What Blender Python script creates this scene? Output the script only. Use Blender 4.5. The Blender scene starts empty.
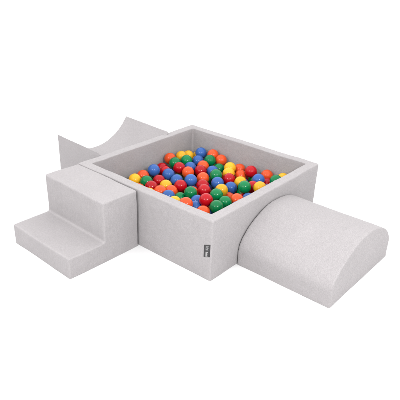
import bpy, bmesh, math, random
from mathutils import Vector, Matrix, noise

random.seed(7)
S = bpy.context.scene
COL = S.collection

# ------------------------------------------------------------------ sizes (metres)
HX, HY, H, T = 0.45, 0.446, 0.302, 0.050           # half width, half depth, height, wall thickness of the pit
LOW = 0.014                                       # the moulds run a little under the floor line and are pressed flat on it
R = 0.0346                                        # ball radius

# ------------------------------------------------------------------ materials
def nodes_of(m):
    m.use_nodes = True
    nt = m.node_tree
    return nt, nt.nodes, nt.links, nt.nodes['Principled BSDF']

def fabric(name, base=(0.258, 0.2445, 0.2475), speck=0.10, brush=(1, 1, 1), mids=95):
    """Pale grey short-pile knit: melange fibres, brushed patches, soft bump."""
    m = bpy.data.materials.new(name)
    nt, N, L, P = nodes_of(m)
    tc = N.new('ShaderNodeTexCoord')
    mp = N.new('ShaderNodeMapping'); mp.inputs['Scale'].default_value = brush
    L.new(tc.outputs['Object'], mp.inputs['Vector'])
    fine = N.new('ShaderNodeTexNoise'); fine.inputs['Scale'].default_value = 330; fine.inputs['Detail'].default_value = 3
    mid = N.new('ShaderNodeTexNoise'); mid.inputs['Scale'].default_value = mids; mid.inputs['Detail'].default_value = 4
    big = N.new('ShaderNodeTexNoise'); big.inputs['Scale'].default_value = 7; big.inputs['Detail'].default_value = 3
    for t in (fine, mid):
        L.new(mp.outputs['Vector'], t.inputs['Vector'])
    L.new(tc.outputs['Object'], big.inputs['Vector'])
    def ramp(src, lo, hi, a, b):
        r = N.new('ShaderNodeMapRange')
        r.inputs['From Min'].default_value = lo; r.inputs['From Max'].default_value = hi
        r.inputs['To Min'].default_value = a; r.inputs['To Max'].default_value = b
        L.new(src, r.inputs['Value']); return r.outputs['Result']
    def mul(a, b):
        k = N.new('ShaderNodeMath'); k.operation = 'MULTIPLY'
        L.new(a, k.inputs[0]); L.new(b, k.inputs[1]); return k.outputs[0]
    f = ramp(fine.outputs['Fac'], 0.3, 0.7, 1 - speck, 1 + speck)
    g = ramp(mid.outputs['Fac'], 0.3, 0.7, 1 - speck * 0.45, 1 + speck * 0.45)
    b = ramp(big.outputs['Fac'], 0.3, 0.7, 0.975, 1.025)
    k = mul(mul(f, g), b)
    col = N.new('ShaderNodeMix'); col.data_type = 'RGBA'; col.blend_type = 'MULTIPLY'
    col.inputs['Factor'].default_value = 1.0
    col.inputs['A'].default_value = (*base, 1)
    cmb = N.new('ShaderNodeCombineColor')
    for i in range(3): L.new(k, cmb.inputs[i])
    L.new(cmb.outputs['Color'], col.inputs['B'])
    L.new(col.outputs['Result'], P.inputs['Base Color'])
    P.inputs['Roughness'].default_value = 0.95
    P.inputs['Specular IOR Level'].default_value = 0.12
    P.inputs['Sheen Weight'].default_value = 0.06
    P.inputs['Sheen Roughness'].default_value = 0.5
    add = N.new('ShaderNodeMath'); add.operation = 'ADD'
    L.new(fine.outputs['Fac'], add.inputs[0]); L.new(mid.outputs['Fac'], add.inputs[1])
    bp = N.new('ShaderNodeBump'); bp.inputs['Strength'].default_value = 0.35; bp.inputs['Distance'].default_value = 0.0022
    L.new(add.outputs[0], bp.inputs['Height']); L.new(bp.outputs['Normal'], P.inputs['Normal'])
    return m

def plain(name, base, rough=0.8, spec=0.2):
    m = bpy.data.materials.new(name)
    nt, N, L, P = nodes_of(m)
    P.inputs['Base Color'].default_value = (*base, 1)
    P.inputs['Roughness'].default_value = rough
    P.inputs['Specular IOR Level'].default_value = spec
    return m

def ball_plastic(name, base):
    m = bpy.data.materials.new(name)
    nt, N, L, P = nodes_of(m)
    tc = N.new('ShaderNodeTexCoord')
    n1 = N.new('ShaderNodeTexNoise'); n1.inputs['Scale'].default_value = 60; n1.inputs['Detail'].default_value = 4
    L.new(tc.outputs['Object'], n1.inputs['Vector'])
    mr = N.new('ShaderNodeMapRange')
    mr.inputs['To Min'].default_value = 0.12; mr.inputs['To Max'].default_value = 0.27
    L.new(n1.outputs['Fac'], mr.inputs['Value']); L.new(mr.outputs['Result'], P.inputs['Roughness'])
    oi = N.new('ShaderNodeObjectInfo')                # a slight batch-to-batch difference between balls
    hs = N.new('ShaderNodeHueSaturation')
    hs.inputs['Color'].default_value = (*base, 1)
    vr = N.new('ShaderNodeMapRange'); vr.inputs['To Min'].default_value = 0.88; vr.inputs['To Max'].default_value = 1.12
    L.new(oi.outputs['Random'], vr.inputs['Value']); L.new(vr.outputs['Result'], hs.inputs['Value'])
    L.new(hs.outputs['Color'], P.inputs['Base Color'])
    P.inputs['Specular IOR Level'].default_value = 0.22
    P.inputs['Subsurface Weight'].default_value = 0.0
    n2 = N.new('ShaderNodeTexNoise'); n2.inputs['Scale'].default_value = 28; n2.inputs['Detail'].default_value = 1
    L.new(tc.outputs['Object'], n2.inputs['Vector'])
    bp = N.new('ShaderNodeBump'); bp.inputs['Strength'].default_value = 0.10; bp.inputs['Distance'].default_value = 0.002
    L.new(n2.outputs['Fac'], bp.inputs['Height']); L.new(bp.outputs['Normal'], P.inputs['Normal'])
    return m

M_PIT = fabric('pale_grey_knit')
M_STEP = fabric('pale_grey_knit_step', brush=(1.3, 1.3, 0.5), speck=0.09)
M_TUN = fabric('pale_grey_knit_brushed', brush=(1.7, 0.7, 0.7), speck=0.12, mids=120)
M_CRA = fabric('pale_grey_knit_cradle', speck=0.08)
M_MAT = plain("pit_base_cloth", (0.258, 0.2445, 0.2475), 0.95)
M_TAG = plain('dark_grey_woven_tag', (0.040, 0.039, 0.040), 0.8)
M_TAGL = plain('tag_white_thread', (0.25, 0.245, 0.245), 0.8)
M_TAGG = plain('tag_grey_thread', (0.20, 0.197, 0.20), 0.8)
M_FLOOR = plain('white_studio_floor', (0.60, 0.60, 0.60), 0.9, 0.0)
BALLM = {
    'r': ball_plastic('red_plastic', (0.29, 0.0022, 0.0065)),
    'o': ball_plastic('orange_plastic', (0.48, 0.055, 0.012)),
    'b': ball_plastic('blue_plastic', (0.024, 0.078, 0.255)),
    'g': ball_plastic('green_plastic', (0.0006, 0.125, 0.038)),
    'y': ball_plastic('yellow_plastic', (0.50, 0.265, 0.012)),
}

# ------------------------------------------------------------------ helpers
def thing(name, label, cat, loc=(0, 0, 0), rz=0.0, group=None):
    o = bpy.data.objects.new(name, None); COL.objects.link(o)
    o.empty_display_size = 0.1
    o.location = loc; o.rotation_euler = (0, 0, rz)
    o['label'] = label; o['category'] = cat
    if group: o['group'] = group
    return o

def foam_mesh(build, voxel=0.004, smooth=7, wob=0.0016, seed=0.0, fn=None):
    """Close mesh from build(bm) -> even quads with softly rounded foam edges and a slightly uneven skin."""
    me = bpy.data.meshes.new('tmp')
    bm = bmesh.new(); build(bm); bmesh.ops.recalc_face_normals(bm, faces=bm.faces); bm.to_mesh(me); bm.free()
    o = bpy.data.objects.new('tmp', me); COL.objects.link(o)
    r = o.modifiers.new('r', 'REMESH'); r.mode = 'VOXEL'; r.voxel_size = voxel
    s = o.modifiers.new('s', 'SMOOTH'); s.factor = 0.5; s.iterations = smooth
    dg = bpy.context.evaluated_depsgraph_get()
    out = bpy.data.meshes.new_from_object(o.evaluated_get(dg))
    bpy.data.objects.remove(o); bpy.data.meshes.remove(me)
    off = Vector((seed * 3.1, seed * 1.7, seed))
    for v in out.vertices:
        p = v.co
        a = noise.noise_vector(p * 8 + off) * wob + noise.noise_vector(p * 26 + off) * (wob * 0.35)
        if fn: a = a + fn(p)
        k = min(1.0, max(0.0, p.z / 0.02))
        v.co = Vector((p.x + a.x, p.y + a.y, max(p.z + a.z * k, 0.0008)))
    out.update()
    return out

def split(mesh, classify, parent, mat):
    """Cut one skin into sewn panels: one mesh object per class, shading kept continuous across the cuts."""
    vn = [Vector(v.normal) for v in mesh.vertices]
    cls = [classify(p.center, p.normal) for p in mesh.polygons]
    # stray faces near a seam join the panel round them, so every panel stays one piece
    ek = {}
    for p in mesh.polygons:
        for e in p.edge_keys: ek.setdefault(e, []).append(p.index)
    adj = [[] for _ in cls]
    for v in ek.values():
        if len(v) == 2: adj[v[0]].append(v[1]); adj[v[1]].append(v[0])
    for _ in range(4):
        comp, seen = [], [False] * len(cls)
        for i in range(len(cls)):
            if seen[i]: continue
            st, c = [i], []; seen[i] = True
            while st:
                j = st.pop(); c.append(j)
                for k in adj[j]:
                    if not seen[k] and cls[k] == cls[i]: seen[k] = True; st.append(k)
            comp.append(c)
        big = {}
        for c in comp: big[cls[c[0]]] = max(big.get(cls[c[0]], 0), len(c))
        bad = [c for c in comp if len(c) < big[cls[c[0]]]]
        if not bad: break
        for c in bad:
            vote = {}
            for j in c:
                for k in adj[j]:
                    if cls[k] != cls[j]: vote[cls[k]] = vote.get(cls[k], 0) + 1
            if vote:
                w = max(vote, key=vote.get)
                for j in c: cls[j] = w
    groups = {}
    for i, c in enumerate(cls): groups.setdefault(c, []).append(i)
    res = {}
    for key, idx in groups.items():
        remap, vs, fs, ns = {}, [], [], []
        for i in idx:
            f = []
            for vi in mesh.polygons[i].vertices:
                if vi not in remap:
                    remap[vi] = len(vs); vs.append(mesh.vertices[vi].co[:]); ns.append(vn[vi])
                f.append(remap[vi])
            fs.append(f)
        name = key[0]
        me = bpy.data.meshes.new(name); me.from_pydata(vs, [], fs)
        for p in me.polygons: p.use_smooth = True
        me.normals_split_custom_set_from_vertices([n[:] for n in ns])
        me.materials.append(mat)
        o = bpy.data.objects.new(name, me); COL.objects.link(o); o.parent = parent
        res[key] = o
    bpy.data.meshes.remove(mesh)
    return res

def prism(bm, prof, axis, a, b):
    """Closed prism: profile of (u, z) points swept from a to b along 'x' or 'y'."""
    def P(u, z, t): return (t, u, z) if axis == 'x' else (u, t, z)
    A = [bm.verts.new(P(u, z, a)) for u, z in prof]
    B = [bm.verts.new(P(u, z, b)) for u, z in prof]
    n = len(prof)
    for i in range(n):
        bm.faces.new((A[i], A[(i + 1) % n], B[(i + 1) % n], B[i]))
    fa = bm.faces.new(A[::-1]); fb = bm.faces.new(B)
    bm.normal_update()
    bmesh.ops.triangulate(bm, faces=[fa, fb])

def box(bm, lo, hi):
    vs = [bm.verts.new((x, y, z)) for x in (lo[0], hi[0]) for y in (lo[1], hi[1]) for z in (lo[2], hi[2])]
    for f in ((0, 1, 3, 2), (4, 6, 7, 5), (0, 4, 5, 1), (2, 3, 7, 6), (0, 2, 6, 4), (1, 5, 7, 3)):
        bm.faces.new([vs[i] for i in f])

# ------------------------------------------------------------------ the floor (one seamless white sheet)
me = bpy.data.meshes.new('ground')
me.from_pydata([(-60, -60, 0), (60, -60, 0), (60, 60, 0), (-60, 60, 0)], [], [(0, 1, 2, 3)])
me.materials.append(M_FLOOR)
g = bpy.data.objects.new('ground', me); COL.objects.link(g); g['kind'] = 'structure'

# ------------------------------------------------------------------ ball pit
pit = thing('ball_pit', 'square light grey fabric covered foam pit filled with colourful balls', 'ball pit')

def pit_ring(bm):
    xo, yo, xi, yi = HX, HY, HX - T, HY - T
    o = [(-xo, -yo), (xo, -yo), (xo, yo), (-xo, yo)]; i = [(-xi, -yi), (xi, -yi), (xi, yi), (-xi, yi)]
    V = {}
    for tag, ring in (('o', o), ('i', i)):
        for k, (x, y) in enumerate(ring):
            for z in (-LOW, H): V[tag, k, z] = bm.verts.new((x, y, z))
    for k in range(4):
        n = (k + 1) % 4
        bm.faces.new((V['o', k, -LOW], V['o', n, -LOW], V['o', n, H], V['o', k, H]))
        bm.faces.new((V['i', n, -LOW], V['i', k, -LOW], V['i', k, H], V['i', n, H]))
        bm.faces.new((V['o', k, H], V['o', n, H], V['i', n, H], V['i', k, H]))
        bm.faces.new((V['o', n, -LOW], V['o', k, -LOW], V['i', k, -LOW], V['i', n, -LOW]))
def pit_side(c, n):
    if abs(c.x) / HX > abs(c.y) / HY: return ('wall', 'e' if c.x > 0 else 'w')
    return ('wall', 'n' if c.y > 0 else 's')
walls = split(foam_mesh(pit_ring, seed=1.0, wob=0.0019), pit_side, pit, M_PIT)

bm = bmesh.new(); box(bm, (-HX + T + .002, -HY + T + .002, 0.002), (HX - T - .002, HY - T - .002, 0.03))
me = bpy.data.meshes.new('base_mat'); bmesh.ops.recalc_face_normals(bm, faces=bm.faces); bm.to_mesh(me); bm.free()
me.materials.append(M_MAT)
o = bpy.data.objects.new('base_mat', me); COL.objects.link(o); o.parent = pit

# woven brand tag sewn on the near left wall beside the corner: dark, with pale upright lettering down its middle
def tag_mesh():
    bm = bmesh.new()
    w, h, d = 0.0335, 0.061, 0.0012
    def slab(x0, x1, z0, z1, y0, y1, mi):
        vs = [bm.verts.new((x, y, z)) for x in (x0, x1) for y in (y0, y1) for z in (z0, z1)]
        for f in ((0, 1, 3, 2), (4, 6, 7, 5), (0, 4, 5, 1), (2, 3, 7, 6), (0, 2, 6, 4), (1, 5, 7, 3)):
            bm.faces.new([vs[i] for i in f]).material_index = mi
    slab(-w / 2, w / 2, -h / 2, h / 2, -d, d, 0)
    y0, y1 = -d - 0.0004, -d + 0.0002
    # upper run of small upright letters in grey thread
    z = 0.0035
    for k, (a, b) in enumerate(((-.0030, .0085), (-.0030, .0060), (.0000, .0085), (-.0030, .0085), (-.0030, .0050), (-.0030, .0085))):
        slab(a, b, z, z + .0026, y0, y1, 2); z += .0038
    slab(-.0065, -.0032, .0035, .0255, y0 - .0001, y1 + .0001, 2)
    # lower block of bolder pale letters
    slab(-.0065, .0010, -.0280, -.0040, y0, y1, 1)
    slab(.0012, .0075, -.0085, -.0040, y0, y1, 1)
    slab(.0012, .0040, -.0190, -.0120, y0, y1, 1)
    slab(.0012, .0050, -.0280, -.0235, y0, y1, 1)
    for v in bm.verts: v.co.z += 0.385 * v.co.x          # sewn on askew
    me = bpy.data.meshes.new('brand_tag'); bmesh.ops.recalc_face_normals(bm, faces=bm.faces); bm.to_mesh(me); bm.free()
    for m in (M_TAG, M_TAGL, M_TAGG): me.materials.append(m)
    return me
o = bpy.data.objects.new('brand_tag', tag_mesh()); COL.objects.link(o)
o.parent = walls['wall', 's']; o.location = (0.4265, -HY - 0.0008, 0.1495); o['label'] = 'small dark grey woven brand tag with pale lettering'

# ------------------------------------------------------------------ step block
SW, D1, D2, SL = 0.447, 0.198, 0.398, 0.102
step = thing('foam_step', 'light grey foam block with two steps against the near left wall of the pit', 'foam steps',
             (0.002, -HY - 0.012, 0), -0.024)
prof = [(0, -LOW), (0, H), (-D1, H), (-D1, SL), (-D2, SL), (-D2, -LOW)]
def step_wobble(p):
    # the pulled cover scallops a little along the top front edge
    e = math.exp(-((p.y + D1) / 0.025) ** 2 - ((p.z - H) / 0.03) ** 2)
    return Vector((0, 0.0018 * e * math.sin(p.x * 42 + 1.0), -0.0016 * e * math.sin(p.x * 42)))
def step_part(c, n):
    if n.x > 0.7: return ('side_panel', 'a')
    if n.x < -0.7: return ('side_panel', 'b')
    if n.z > 0.7: return ('tread', 'u' if c.z > 0.2 else 'l')
    if n.y < -0.5: return ('riser', 'u' if c.y > -0.29 else 'l')
    if n.z < -0.5: return ('bottom_panel', '')
    return ('back_panel', '')
split(foam_mesh(lambda b: prism(b, prof, 'x', -SW, 0), seed=2.0, wob=0.0022, smooth=12, fn=step_wobble), step_part, step, M_STEP)

# ------------------------------------------------------------------ half-round block
TY0, TY1, TL, TS, TT = -0.252, 0.314, 0.480, 0.110, 0.243
tun = thing('half_round_block', 'light grey half-cylinder foam block lying against the right wall of the pit', 'foam block',
            (HX + 0.006, 0, 0), -0.005)
hw = (TY1 - TY0) / 2; cy = (TY0 + TY1) / 2; sg = TT - TS; RR = (hw * hw + sg * sg) / (2 * sg)
a0 = math.asin(hw / RR)
arc = [(cy + RR * math.sin(a), TT - RR + RR * math.cos(a)) for a in [a0 - 2 * a0 * k / 48 for k in range(49)]]
def round_in(pa, pc, pb, n=8):                       # soft shoulder between the upright side and the dome
    return [tuple((1 - t) ** 2 * pa[i] + 2 * t * (1 - t) * pc[i] + t * t * pb[i] for i in (0, 1)) for t in [k / n for k in range(n + 1)]]
inner = [p for p in arc if TY0 + 0.032 < p[0] < TY1 - 0.032]
arc = (round_in((TY1, TS - 0.034), (TY1, TS), inner[0]) + inner[1:-1] + round_in(inner[-1], (TY0, TS), (TY0, TS - 0.034)))
prof_t = [(TY0, -LOW), (TY1, -LOW)] + arc
def tun_part(c, n):
    if n.x > 0.7: return ('end_panel', 'f')
    if n.x < -0.7: return ('end_panel', 'b')
    if n.z < -0.5: return ('bottom_panel', '')
    if c.z < TS - 0.03: return ('side_strip', 'a' if c.y < cy else 'b')
    return ('curved_top', '')
split(foam_mesh(lambda b: prism(b, prof_t, 'x', 0, TL), seed=3.0, wob=0.0018, smooth=8), tun_part, tun, M_TUN)

# ------------------------------------------------------------------ concave cradle block
CY0, CY1, CL, CH, CB = -0.304, 0.203, 0.393, 0.318, 0.176
cra = thing('concave_block', 'light grey foam block with a scooped concave top behind the pit', 'foam block',
            (-HX - 0.003, CY0, 0), -0.055)
cw = (CY1 - CY0) / 2; cs = CH - CB; CR = (cw * cw + cs * cs) / (2 * cs); ca = math.asin(cw / CR)
prof_c = [(0, -LOW), (2 * cw, -LOW)] + [(cw + CR * math.sin(a), CB + CR - CR * math.cos(a) + 0.008 * max(0.0, math.sin(a) / math.sin(ca))) for a in [ca - 2 * ca * k / 48 for k in range(49)]]
def cra_part(c, n):
    if n.z > 0.45 and 0.008 < c.y < 2 * cw - 0.008: return ('curved_top', '')
    if n.x > 0.7: return ('end_panel', 'f')
    if n.x < -0.7: return ('end_panel', 'b')
    if n.z < -0.5: return ('bottom_panel', '')
    return ('side_panel', 'a' if c.y < cw else 'b')
split(foam_mesh(lambda b: prism(b, prof_c, 'x', -CL, 0), seed=4.0, wob=0.0012, smooth=4), cra_part, cra, M_CRA)

# ------------------------------------------------------------------ balls: one sphere per colour, one object per ball
def ball_mesh(name, mat):
    bm = bmesh.new(); bmesh.ops.create_icosphere(bm, subdivisions=4, radius=R)
    me = bpy.data.meshes.new(name); bm.to_mesh(me); bm.free()
    for p in me.polygons: p.use_smooth = True
    me.materials.append(mat); return me
CN = {'r': 'red', 'o': 'orange', 'b': 'blue', 'g': 'green', 'y': 'yellow'}
BM = {k: ball_mesh(CN[k] + '_ball', BALLM[k]) for k in CN}
BALLS = [
    (-0.3121, -0.1796, 0.1655, 'y', 'glossy yellow ball at the left end of the pile, leftmost of all the balls'),
    (-0.3194, -0.1108, 0.1641, 'o', 'orange ball at the left end of the pile, between a yellow and a blue ball'),
    (-0.2990, -0.0466, 0.1850, 'b', 'glossy blue ball above a red ball and right of an orange ball'),
    (-0.2481, -0.1533, 0.1655, 'g', 'glossy green ball along the near left rim, below an orange ball'),
    (-0.2236, -0.0820, 0.1552, 'r', 'glossy red ball below a red ball and left of a yellow ball'),
    (-0.1833, -0.1809, 0.1650, 'r', 'glossy red ball along the near left rim'),
    (-0.3494, 0.0708, 0.1450, 'r', 'glossy red ball against the inner left rear wall'),
    (-0.2796, 0.0259, 0.1583, 'r', 'glossy red ball in front of the red ball that touches the inner left rear wall'),
    (-0.3604, 0.1502, 0.1814, 'o', 'glossy orange ball against the inner left rear wall'),
    (-0.3401, 0.2278, 0.1781, 'y', 'glossy yellow ball directly right of an orange ball'),
    (-0.3444, 0.2948, 0.1615, 'y', 'glossy yellow ball against the inner left rear wall, above a green ball'),
    (-0.2962, 0.1244, 0.1792, 'g', 'glossy green ball above a blue ball and left of a green ball'),
    (-0.2759, 0.2020, 0.1771, 'g', 'glossy green ball below a yellow ball and above a blue ball'),
    (-0.2342, 0.0939, 0.1757, 'r', 'glossy red ball nestled below two green balls near the inner left rear wall'),
    (-0.1653, 0.0916, 0.1698, 'o', 'orange ball just behind the blue ball beside the red and orange middle column'),
    (-0.2213, -0.0089, 0.1716, 'b', 'glossy blue ball right of two overlapping red balls and below a green ball'),
    (-0.1474, -0.0213, 0.1627, 'b', 'glossy blue ball below a red ball and above a red ball'),
    (-0.2169, 0.1697, 0.1609, 'b', 'half hidden blue ball behind an orange ball and below a green ball'),
    (-0.2808, 0.3388, 0.1865, 'b', 'glossy blue ball against the inner right rear wall'),
    (-0.2443, 0.2696, 0.1650, 'b', 'glossy blue ball below a blue ball and above a red ball'),
    (-0.3280, 0.3585, 0.1399, 'y', 'glossy yellow ball against the inner right rear wall, above a blue ball'),
    (-0.2034, 0.3585, 0.1899, 'o', 'glossy orange ball against the inner right rear wall, left of an orange ball'),
    (-0.1748, 0.2962, 0.1803, 'g', 'glossy green ball below an orange ball and left of an orange ball'),
    (-0.1356, 0.3532, 0.1770, 'o', 'glossy orange ball against the inner right rear wall, right of an orange ball'),
    (-0.1706, 0.2288, 0.1651, 'o', 'upper orange ball in the column of orange and red balls down the middle'),
    (-0.1363, 0.1664, 0.1650, 'r', 'red ball between the two orange balls of the column down the middle'),
    (-0.1075, 0.2990, 0.1444, 'g', 'half hidden green ball behind another green ball and left of stacked yellow balls'),
    (-0.0999, 0.2307, 0.1530, 'b', 'half hidden blue ball behind a green ball, just right of the middle column top'),
    (-0.0099, 0.1498, 0.1830, 'g', 'green ball in front of a half hidden green ball and above a blue ball'),
    (-0.0603, 0.0989, 0.1650, 'o', 'lower orange ball in the column of orange and red balls down the middle'),
    (-0.0719, 0.0097, 0.1782, 'b', 'blue ball behind the large green ball that is left of the middle red column'),
    (0.0391, 0.1036, 0.1669, 'b', 'blue ball behind a yellow ball, left of the red ball below two stacked yellow balls'),
    (-0.0025, 0.0284, 0.1634, 'r', 'partly covered red ball just below the lower orange ball of the middle column'),
    (0.0479, -0.0189, 0.1665, 'r', 'red ball between two other red balls in the column down the middle'),
    (0.1639, -0.1434, 0.1957, 'r', 'glossy red ball above an orange ball and left of a green ball'),
    (-0.0257, 0.2971, 0.1772, 'y', 'upper of two stacked yellow balls against the inner right rear wall'),
    (0.0105, 0.2383, 0.1723, 'y', 'glossy yellow ball directly below a yellow ball'),
    (0.0548, 0.1853, 0.1677, 'r', 'glossy red ball below a yellow ball and left of a yellow ball'),
    (-0.0013, 0.3585, 0.1568, 'o', 'glossy orange ball against the inner right rear wall, above an orange ball'),
    (0.0450, 0.3080, 0.1470, 'o', 'glossy orange ball below an orange ball and above a yellow ball'),
    (0.1225, 0.2012, 0.1650, 'y', 'glossy yellow ball directly right of a blue ball'),
    (0.1015, 0.3260, 0.1850, 'r', 'large red ball right of two stacked orange balls at the inner right rear wall'),
    (0.2062, 0.1210, 0.1922, 'g', 'glossy green ball below an orange ball and above an orange ball'),
    (0.1127, 0.1271, 0.1538, 'b', 'glossy blue ball below a red ball and left of a yellow ball'),
    (0.1190, 0.0377, 0.1723, 'y', 'yellow ball in front of a blue ball and above a green ball at the right'),
    (0.1383, -0.0288, 0.1743, 'g', 'green ball right of the lowest red ball of the middle column, above another green'),
    (0.2122, -0.0501, 0.1650, 'g', 'glossy green ball below a yellow ball and left of an orange ball'),
    (0.2363, -0.1496, 0.1850, 'g', 'glossy green ball along the near right rim, left of a green ball'),
    (0.2387, 0.0154, 0.1650, 'o', 'larger of two neighbouring orange balls at the near right rim, below a blue ball'),
    (0.1409, 0.0749, 0.1182, 'o', 'glossy orange ball along the near right rim, left of an orange ball'),
    (0.2135, 0.1867, 0.1717, 'r', 'glossy red ball along the near right rim, right of a green ball'),
    (0.2033, 0.2527, 0.1896, 'b', 'glossy blue ball above a yellow ball and left of an orange ball'),
    (0.1881, 0.3585, 0.1768, 'o', 'glossy orange ball against the inner right rear wall, above a red ball'),
    (0.2277, 0.3067, 0.1538, 'r', 'glossy red ball along the near right rim, below an orange ball'),
    (0.2742, 0.1636, 0.1958, 'y', 'glossy yellow ball along the near right rim, below a blue ball'),
    (0.2912, 0.2901, 0.1986, 'g', 'glossy green ball along the near right rim, left of a yellow ball'),
    (0.2928, 0.3585, 0.1885, 'y', 'glossy yellow ball against the inner right rear wall along the near right rim'),
    (-0.1563, -0.0981, 0.1524, 'y', 'yellow ball below two blue balls and above two orange balls at the near left rim'),
    (-0.1096, -0.1890, 0.1645, 'o', 'glossy orange ball along the near left rim, right of a red ball'),
    (-0.0921, -0.1237, 0.1498, 'o', 'glossy orange ball along the near left rim, above a blue ball'),
    (-0.0411, -0.1991, 0.1648, 'b', 'glossy blue ball along the near left rim, below an orange ball'),
    (0.0240, -0.2222, 0.1605, 'y', 'mostly hidden yellow ball along the near left rim'),
    (-0.0255, -0.1251, 0.1311, 'g', 'glossy green ball along the near left rim, below a red ball'),
    (0.1141, -0.2370, 0.1895, 'o', 'glossy orange ball along the near left rim, below a green ball'),
    (0.0871, -0.1210, 0.1524, 'b', 'glossy blue ball along the near left rim, above a blue ball'),
    (0.1240, -0.1796, 0.1522, 'b', 'glossy blue ball along the near left rim, below a blue ball'),
    (0.2021, -0.2102, 0.1650, 'o', 'glossy orange ball in the near corner of the pit, below a blue ball'),
    (-0.0874, -0.0556, 0.1612, 'r', 'large red ball just above and left of the large green ball, near the left rim'),
    (0.0241, -0.1011, 0.1730, 'g', 'large green ball left of the middle red column and below a blue ball'),
    (-0.1253, -0.2559, 0.1680, 'y', None),
    (0.3345, -0.2240, 0.1720, 'r', None),
    (0.3499, -0.0727, 0.1720, 'o', None),
    (-0.3422, -0.2973, 0.1720, 'b', None),
    (0.3379, 0.0947, 0.1720, 'r', None),
    (0.2361, -0.2918, 0.1720, 'r', None),
    (-0.1010, -0.3340, 0.1720, 'r', None),
    (0.3526, 0.2167, 0.1720, 'o', None),
    (-0.2397, -0.2191, 0.1440, 'o', None),
    (-0.1849, -0.3083, 0.1720, 'g', None),
    (-0.0449, -0.2689, 0.1720, 'g', None),
    (0.1595, -0.2611, 0.1440, 'y', None),
    (0.2834, -0.0422, 0.1560, 'b', None),
    (0.2699, -0.2401, 0.1440, 'b', None),
    (0.3067, -0.3008, 0.1720, 'y', None),
    (-0.2647, -0.3208, 0.1720, 'r', None),
    (0.2890, -0.1221, 0.1520, 'y', None),
    (0.3465, 0.0186, 0.1720, 'y', None),
    (0.3449, 0.2836, 0.1560, 'r', None),
    (0.0640, -0.2914, 0.1440, 'g', None),
    (0.3495, -0.1567, 0.1720, 'b', None),
    (0.2661, 0.0774, 0.1560, 'b', None),
    (0.1188, -0.3389, 0.1720, 'r', None),
    (0.2724, 0.2295, 0.1560, 'b', None),
    (0.1544, 0.3087, 0.1440, 'g', None),
    (-0.0381, 0.1984, 0.1440, 'o', None),
    (-0.3433, 0.0023, 0.1520, 'g', None),
    (0.3222, 0.1595, 0.1480, 'g', None),
    (-0.3577, -0.2346, 0.1480, 'r', None),
    (0.3547, 0.3533, 0.1600, 'o', None),
    (-0.0092, -0.0479, 0.1440, 'o', None),
    (-0.1102, 0.0264, 0.1220, 'g', None),
    (0.0320, -0.1617, 0.1300, 'o', None),
    (0.1004, 0.2573, 0.1300, 'b', None),
    (0.2058, 0.2504, 0.1220, 'o', None),
    (-0.1989, 0.3278, 0.1220, 'y', None),
    (0.2099, 0.1173, 0.1220, 'r', None),
    (-0.3331, 0.1848, 0.1260, 'b', None),
    (0.1446, -0.0989, 0.1220, 'o', None),
    (0.2049, -0.1465, 0.1220, 'b', None),
    (0.1629, 0.1670, 0.1220, 'g', None),
    (-0.2668, -0.0410, 0.1220, 'y', None),
    (0.2986, 0.0252, 0.1220, 'g', None),
    (-0.2893, -0.2732, 0.1300, 'g', None),
    (0.0731, 0.0589, 0.1260, 'g', None),
    (-0.3587, -0.1521, 0.1220, 'g', None),
    (0.2898, 0.3177, 0.1260, 'b', None),
    (-0.2136, 0.0547, 0.1220, 'g', None),
    (0.0899, -0.0522, 0.1220, 'r', None),
    (-0.0608, 0.3488, 0.1220, 'b', None),
    (-0.1816, -0.2550, 0.1300, 'b', None),
    (0.2984, -0.1821, 0.1220, 'y', None),
    (0.1774, 0.0139, 0.1220, 'b', None),
    (-0.2890, 0.2978, 0.1220, 'o', None),
    (-0.0852, 0.1518, 0.1220, 'g', 'glossy green ball above a red ball and left of a green ball'),
    (-0.3607, -0.0670, 0.1300, 'r', None),
    (-0.2694, 0.1503, 0.1220, 'o', None),
    (0.1050, 0.3582, 0.1220, 'g', None),
    (0.1087, -0.2275, 0.1050, 'r', None),
    (-0.0218, -0.2189, 0.1010, 'r', None),
    (-0.1583, 0.1196, 0.1050, 'o', None),
    (-0.0372, 0.1062, 0.1010, 'b', None),
    (0.2049, -0.0636, 0.0970, 'y', None),
    (0.0105, 0.1903, 0.0970, 'r', None),
    (-0.1864, -0.0458, 0.1090, 'o', None),
    (0.0117, 0.0090, 0.0970, 'y', None),
    (-0.0622, -0.2770, 0.1050, 'o', None),
    (-0.2919, 0.0824, 0.1090, 'b', None),
    (-0.2055, 0.2427, 0.1050, 'r', None),
    (-0.0912, -0.2020, 0.0970, 'y', None),
    (-0.1408, 0.1964, 0.1010, 'y', None),
    (-0.0632, 0.2631, 0.1050, 'r', None),
    (0.2356, 0.1757, 0.0970, 'b', None),
    (-0.1128, -0.0668, 0.0970, 'y', None),
    (0.0415, -0.2470, 0.0970, 'b', None),
    (0.0021, 0.2819, 0.1010, 'g', None),
    (-0.3509, 0.1198, 0.0970, 'y', None),
    (0.0931, 0.1670, 0.1010, 'o', None),
    (-0.3089, -0.2163, 0.0970, 'b', None),
    (0.0359, 0.3535, 0.0970, 'r', None),
    (0.0368, 0.1164, 0.0970, 'y', None),
    (-0.1978, -0.1166, 0.1010, 'b', None),
    (-0.1613, 0.2878, 0.0800, 'b', None),
    (0.1554, 0.2853, 0.0800, 'y', None),
    (-0.0603, -0.0082, 0.0920, 'o', None),
    (-0.3571, -0.0275, 0.0720, 'b', None),
    (0.2458, 0.2910, 0.0800, 'g', None),
    (0.0947, 0.0046, 0.0840, 'b', None),
    (-0.1737, 0.0272, 0.0720, 'r', None),
    (-0.2977, 0.0093, 0.0880, 'o', None),
    (-0.2291, 0.1029, 0.0760, 'g', None),
    (-0.3613, 0.0522, 0.0800, 'g', None),
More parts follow.
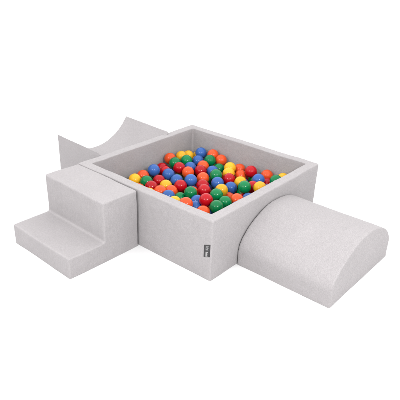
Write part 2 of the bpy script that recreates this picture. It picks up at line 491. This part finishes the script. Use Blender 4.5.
    (-0.1117, 0.0821, 0.0720, 'b', None),
    (-0.0703, 0.2035, 0.0720, 'g', None),
    (-0.3095, -0.0856, 0.0760, 'r', None),
    (0.0611, 0.2634, 0.0720, 'g', None),
    (-0.2190, 0.1763, 0.0840, 'g', None),
]
first = {}
for x, y, z, c, label in BALLS:
    if c in first: o = first[c].copy()
    else: o = first[c] = bpy.data.objects.new('plastic_ball', BM[c])
    COL.objects.link(o)
    o.location = (x, y, z)
    o.rotation_euler = [random.uniform(0, 6.28) for _ in range(3)]
    o['label'] = label or CN[c] + ' ball buried beneath the top layer of the ball pit'
    o['category'] = 'ball'; o['group'] = 'plastic balls in the ball pit'

# ------------------------------------------------------------------ studio light
w = bpy.data.worlds.new('World'); S.world = w; w.use_nodes = True
w.node_tree.nodes['Background'].inputs['Color'].default_value = (1.0, 0.995, 1.0, 1)
w.node_tree.nodes['Background'].inputs['Strength'].default_value = 2.19
def softbox(name, loc, target, size, power, col=(1, 1, 1)):
    l = bpy.data.lights.new(name, 'AREA'); l.shape = 'RECTANGLE'; l.size, l.size_y = size; l.energy = power; l.color = col
    o = bpy.data.objects.new(name, l); COL.objects.link(o)
    o.location = loc
    o.rotation_euler = (Vector(target) - Vector(loc)).to_track_quat('-Z', 'Y').to_euler()
    return o
softbox('overhead_softbox', (-3, 3.5, 6.0), (-3, 3.5, 0), (22, 22), 80)
def polar(az, el, d): 
    a, e = math.radians(az), math.radians(el)
    return (d * math.cos(e) * math.cos(a), d * math.cos(e) * math.sin(a), d * math.sin(e))
softbox('key_softbox', polar(-84, 36, 4.2), (0, 0, 0.15), (0.5, 0.5), 48)
softbox('second_softbox', polar(-27, 36, 4.2), (0, 0, 0.15), (0.5, 0.5), 84)


# ------------------------------------------------------------------ camera
cam = bpy.data.cameras.new('camera'); co = bpy.data.objects.new('camera', cam); COL.objects.link(co)
cam.sensor_width = 36.0; cam.sensor_fit = 'HORIZONTAL'
cam.lens = 48.0778
cam.shift_x = 0.00438; cam.shift_y = -0.00122
cam.clip_start = 0.05; cam.clip_end = 300
co.matrix_world = Matrix(((0.756858, -0.312099, 0.574247, 1.656452), (0.652852, 0.319590, -0.686765, -1.988927), (0.030815, 0.894683, 0.445638, 1.378290), (0, 0, 0, 1)))
S.camera = co

S.view_settings.view_transform = 'Standard'
S.view_settings.look = 'None'
S.view_settings.exposure = 0.0
S.view_settings.gamma = 1.0
S.render.engine = 'CYCLES'
S.cycles.max_bounces = 8
S.cycles.diffuse_bounces = 5
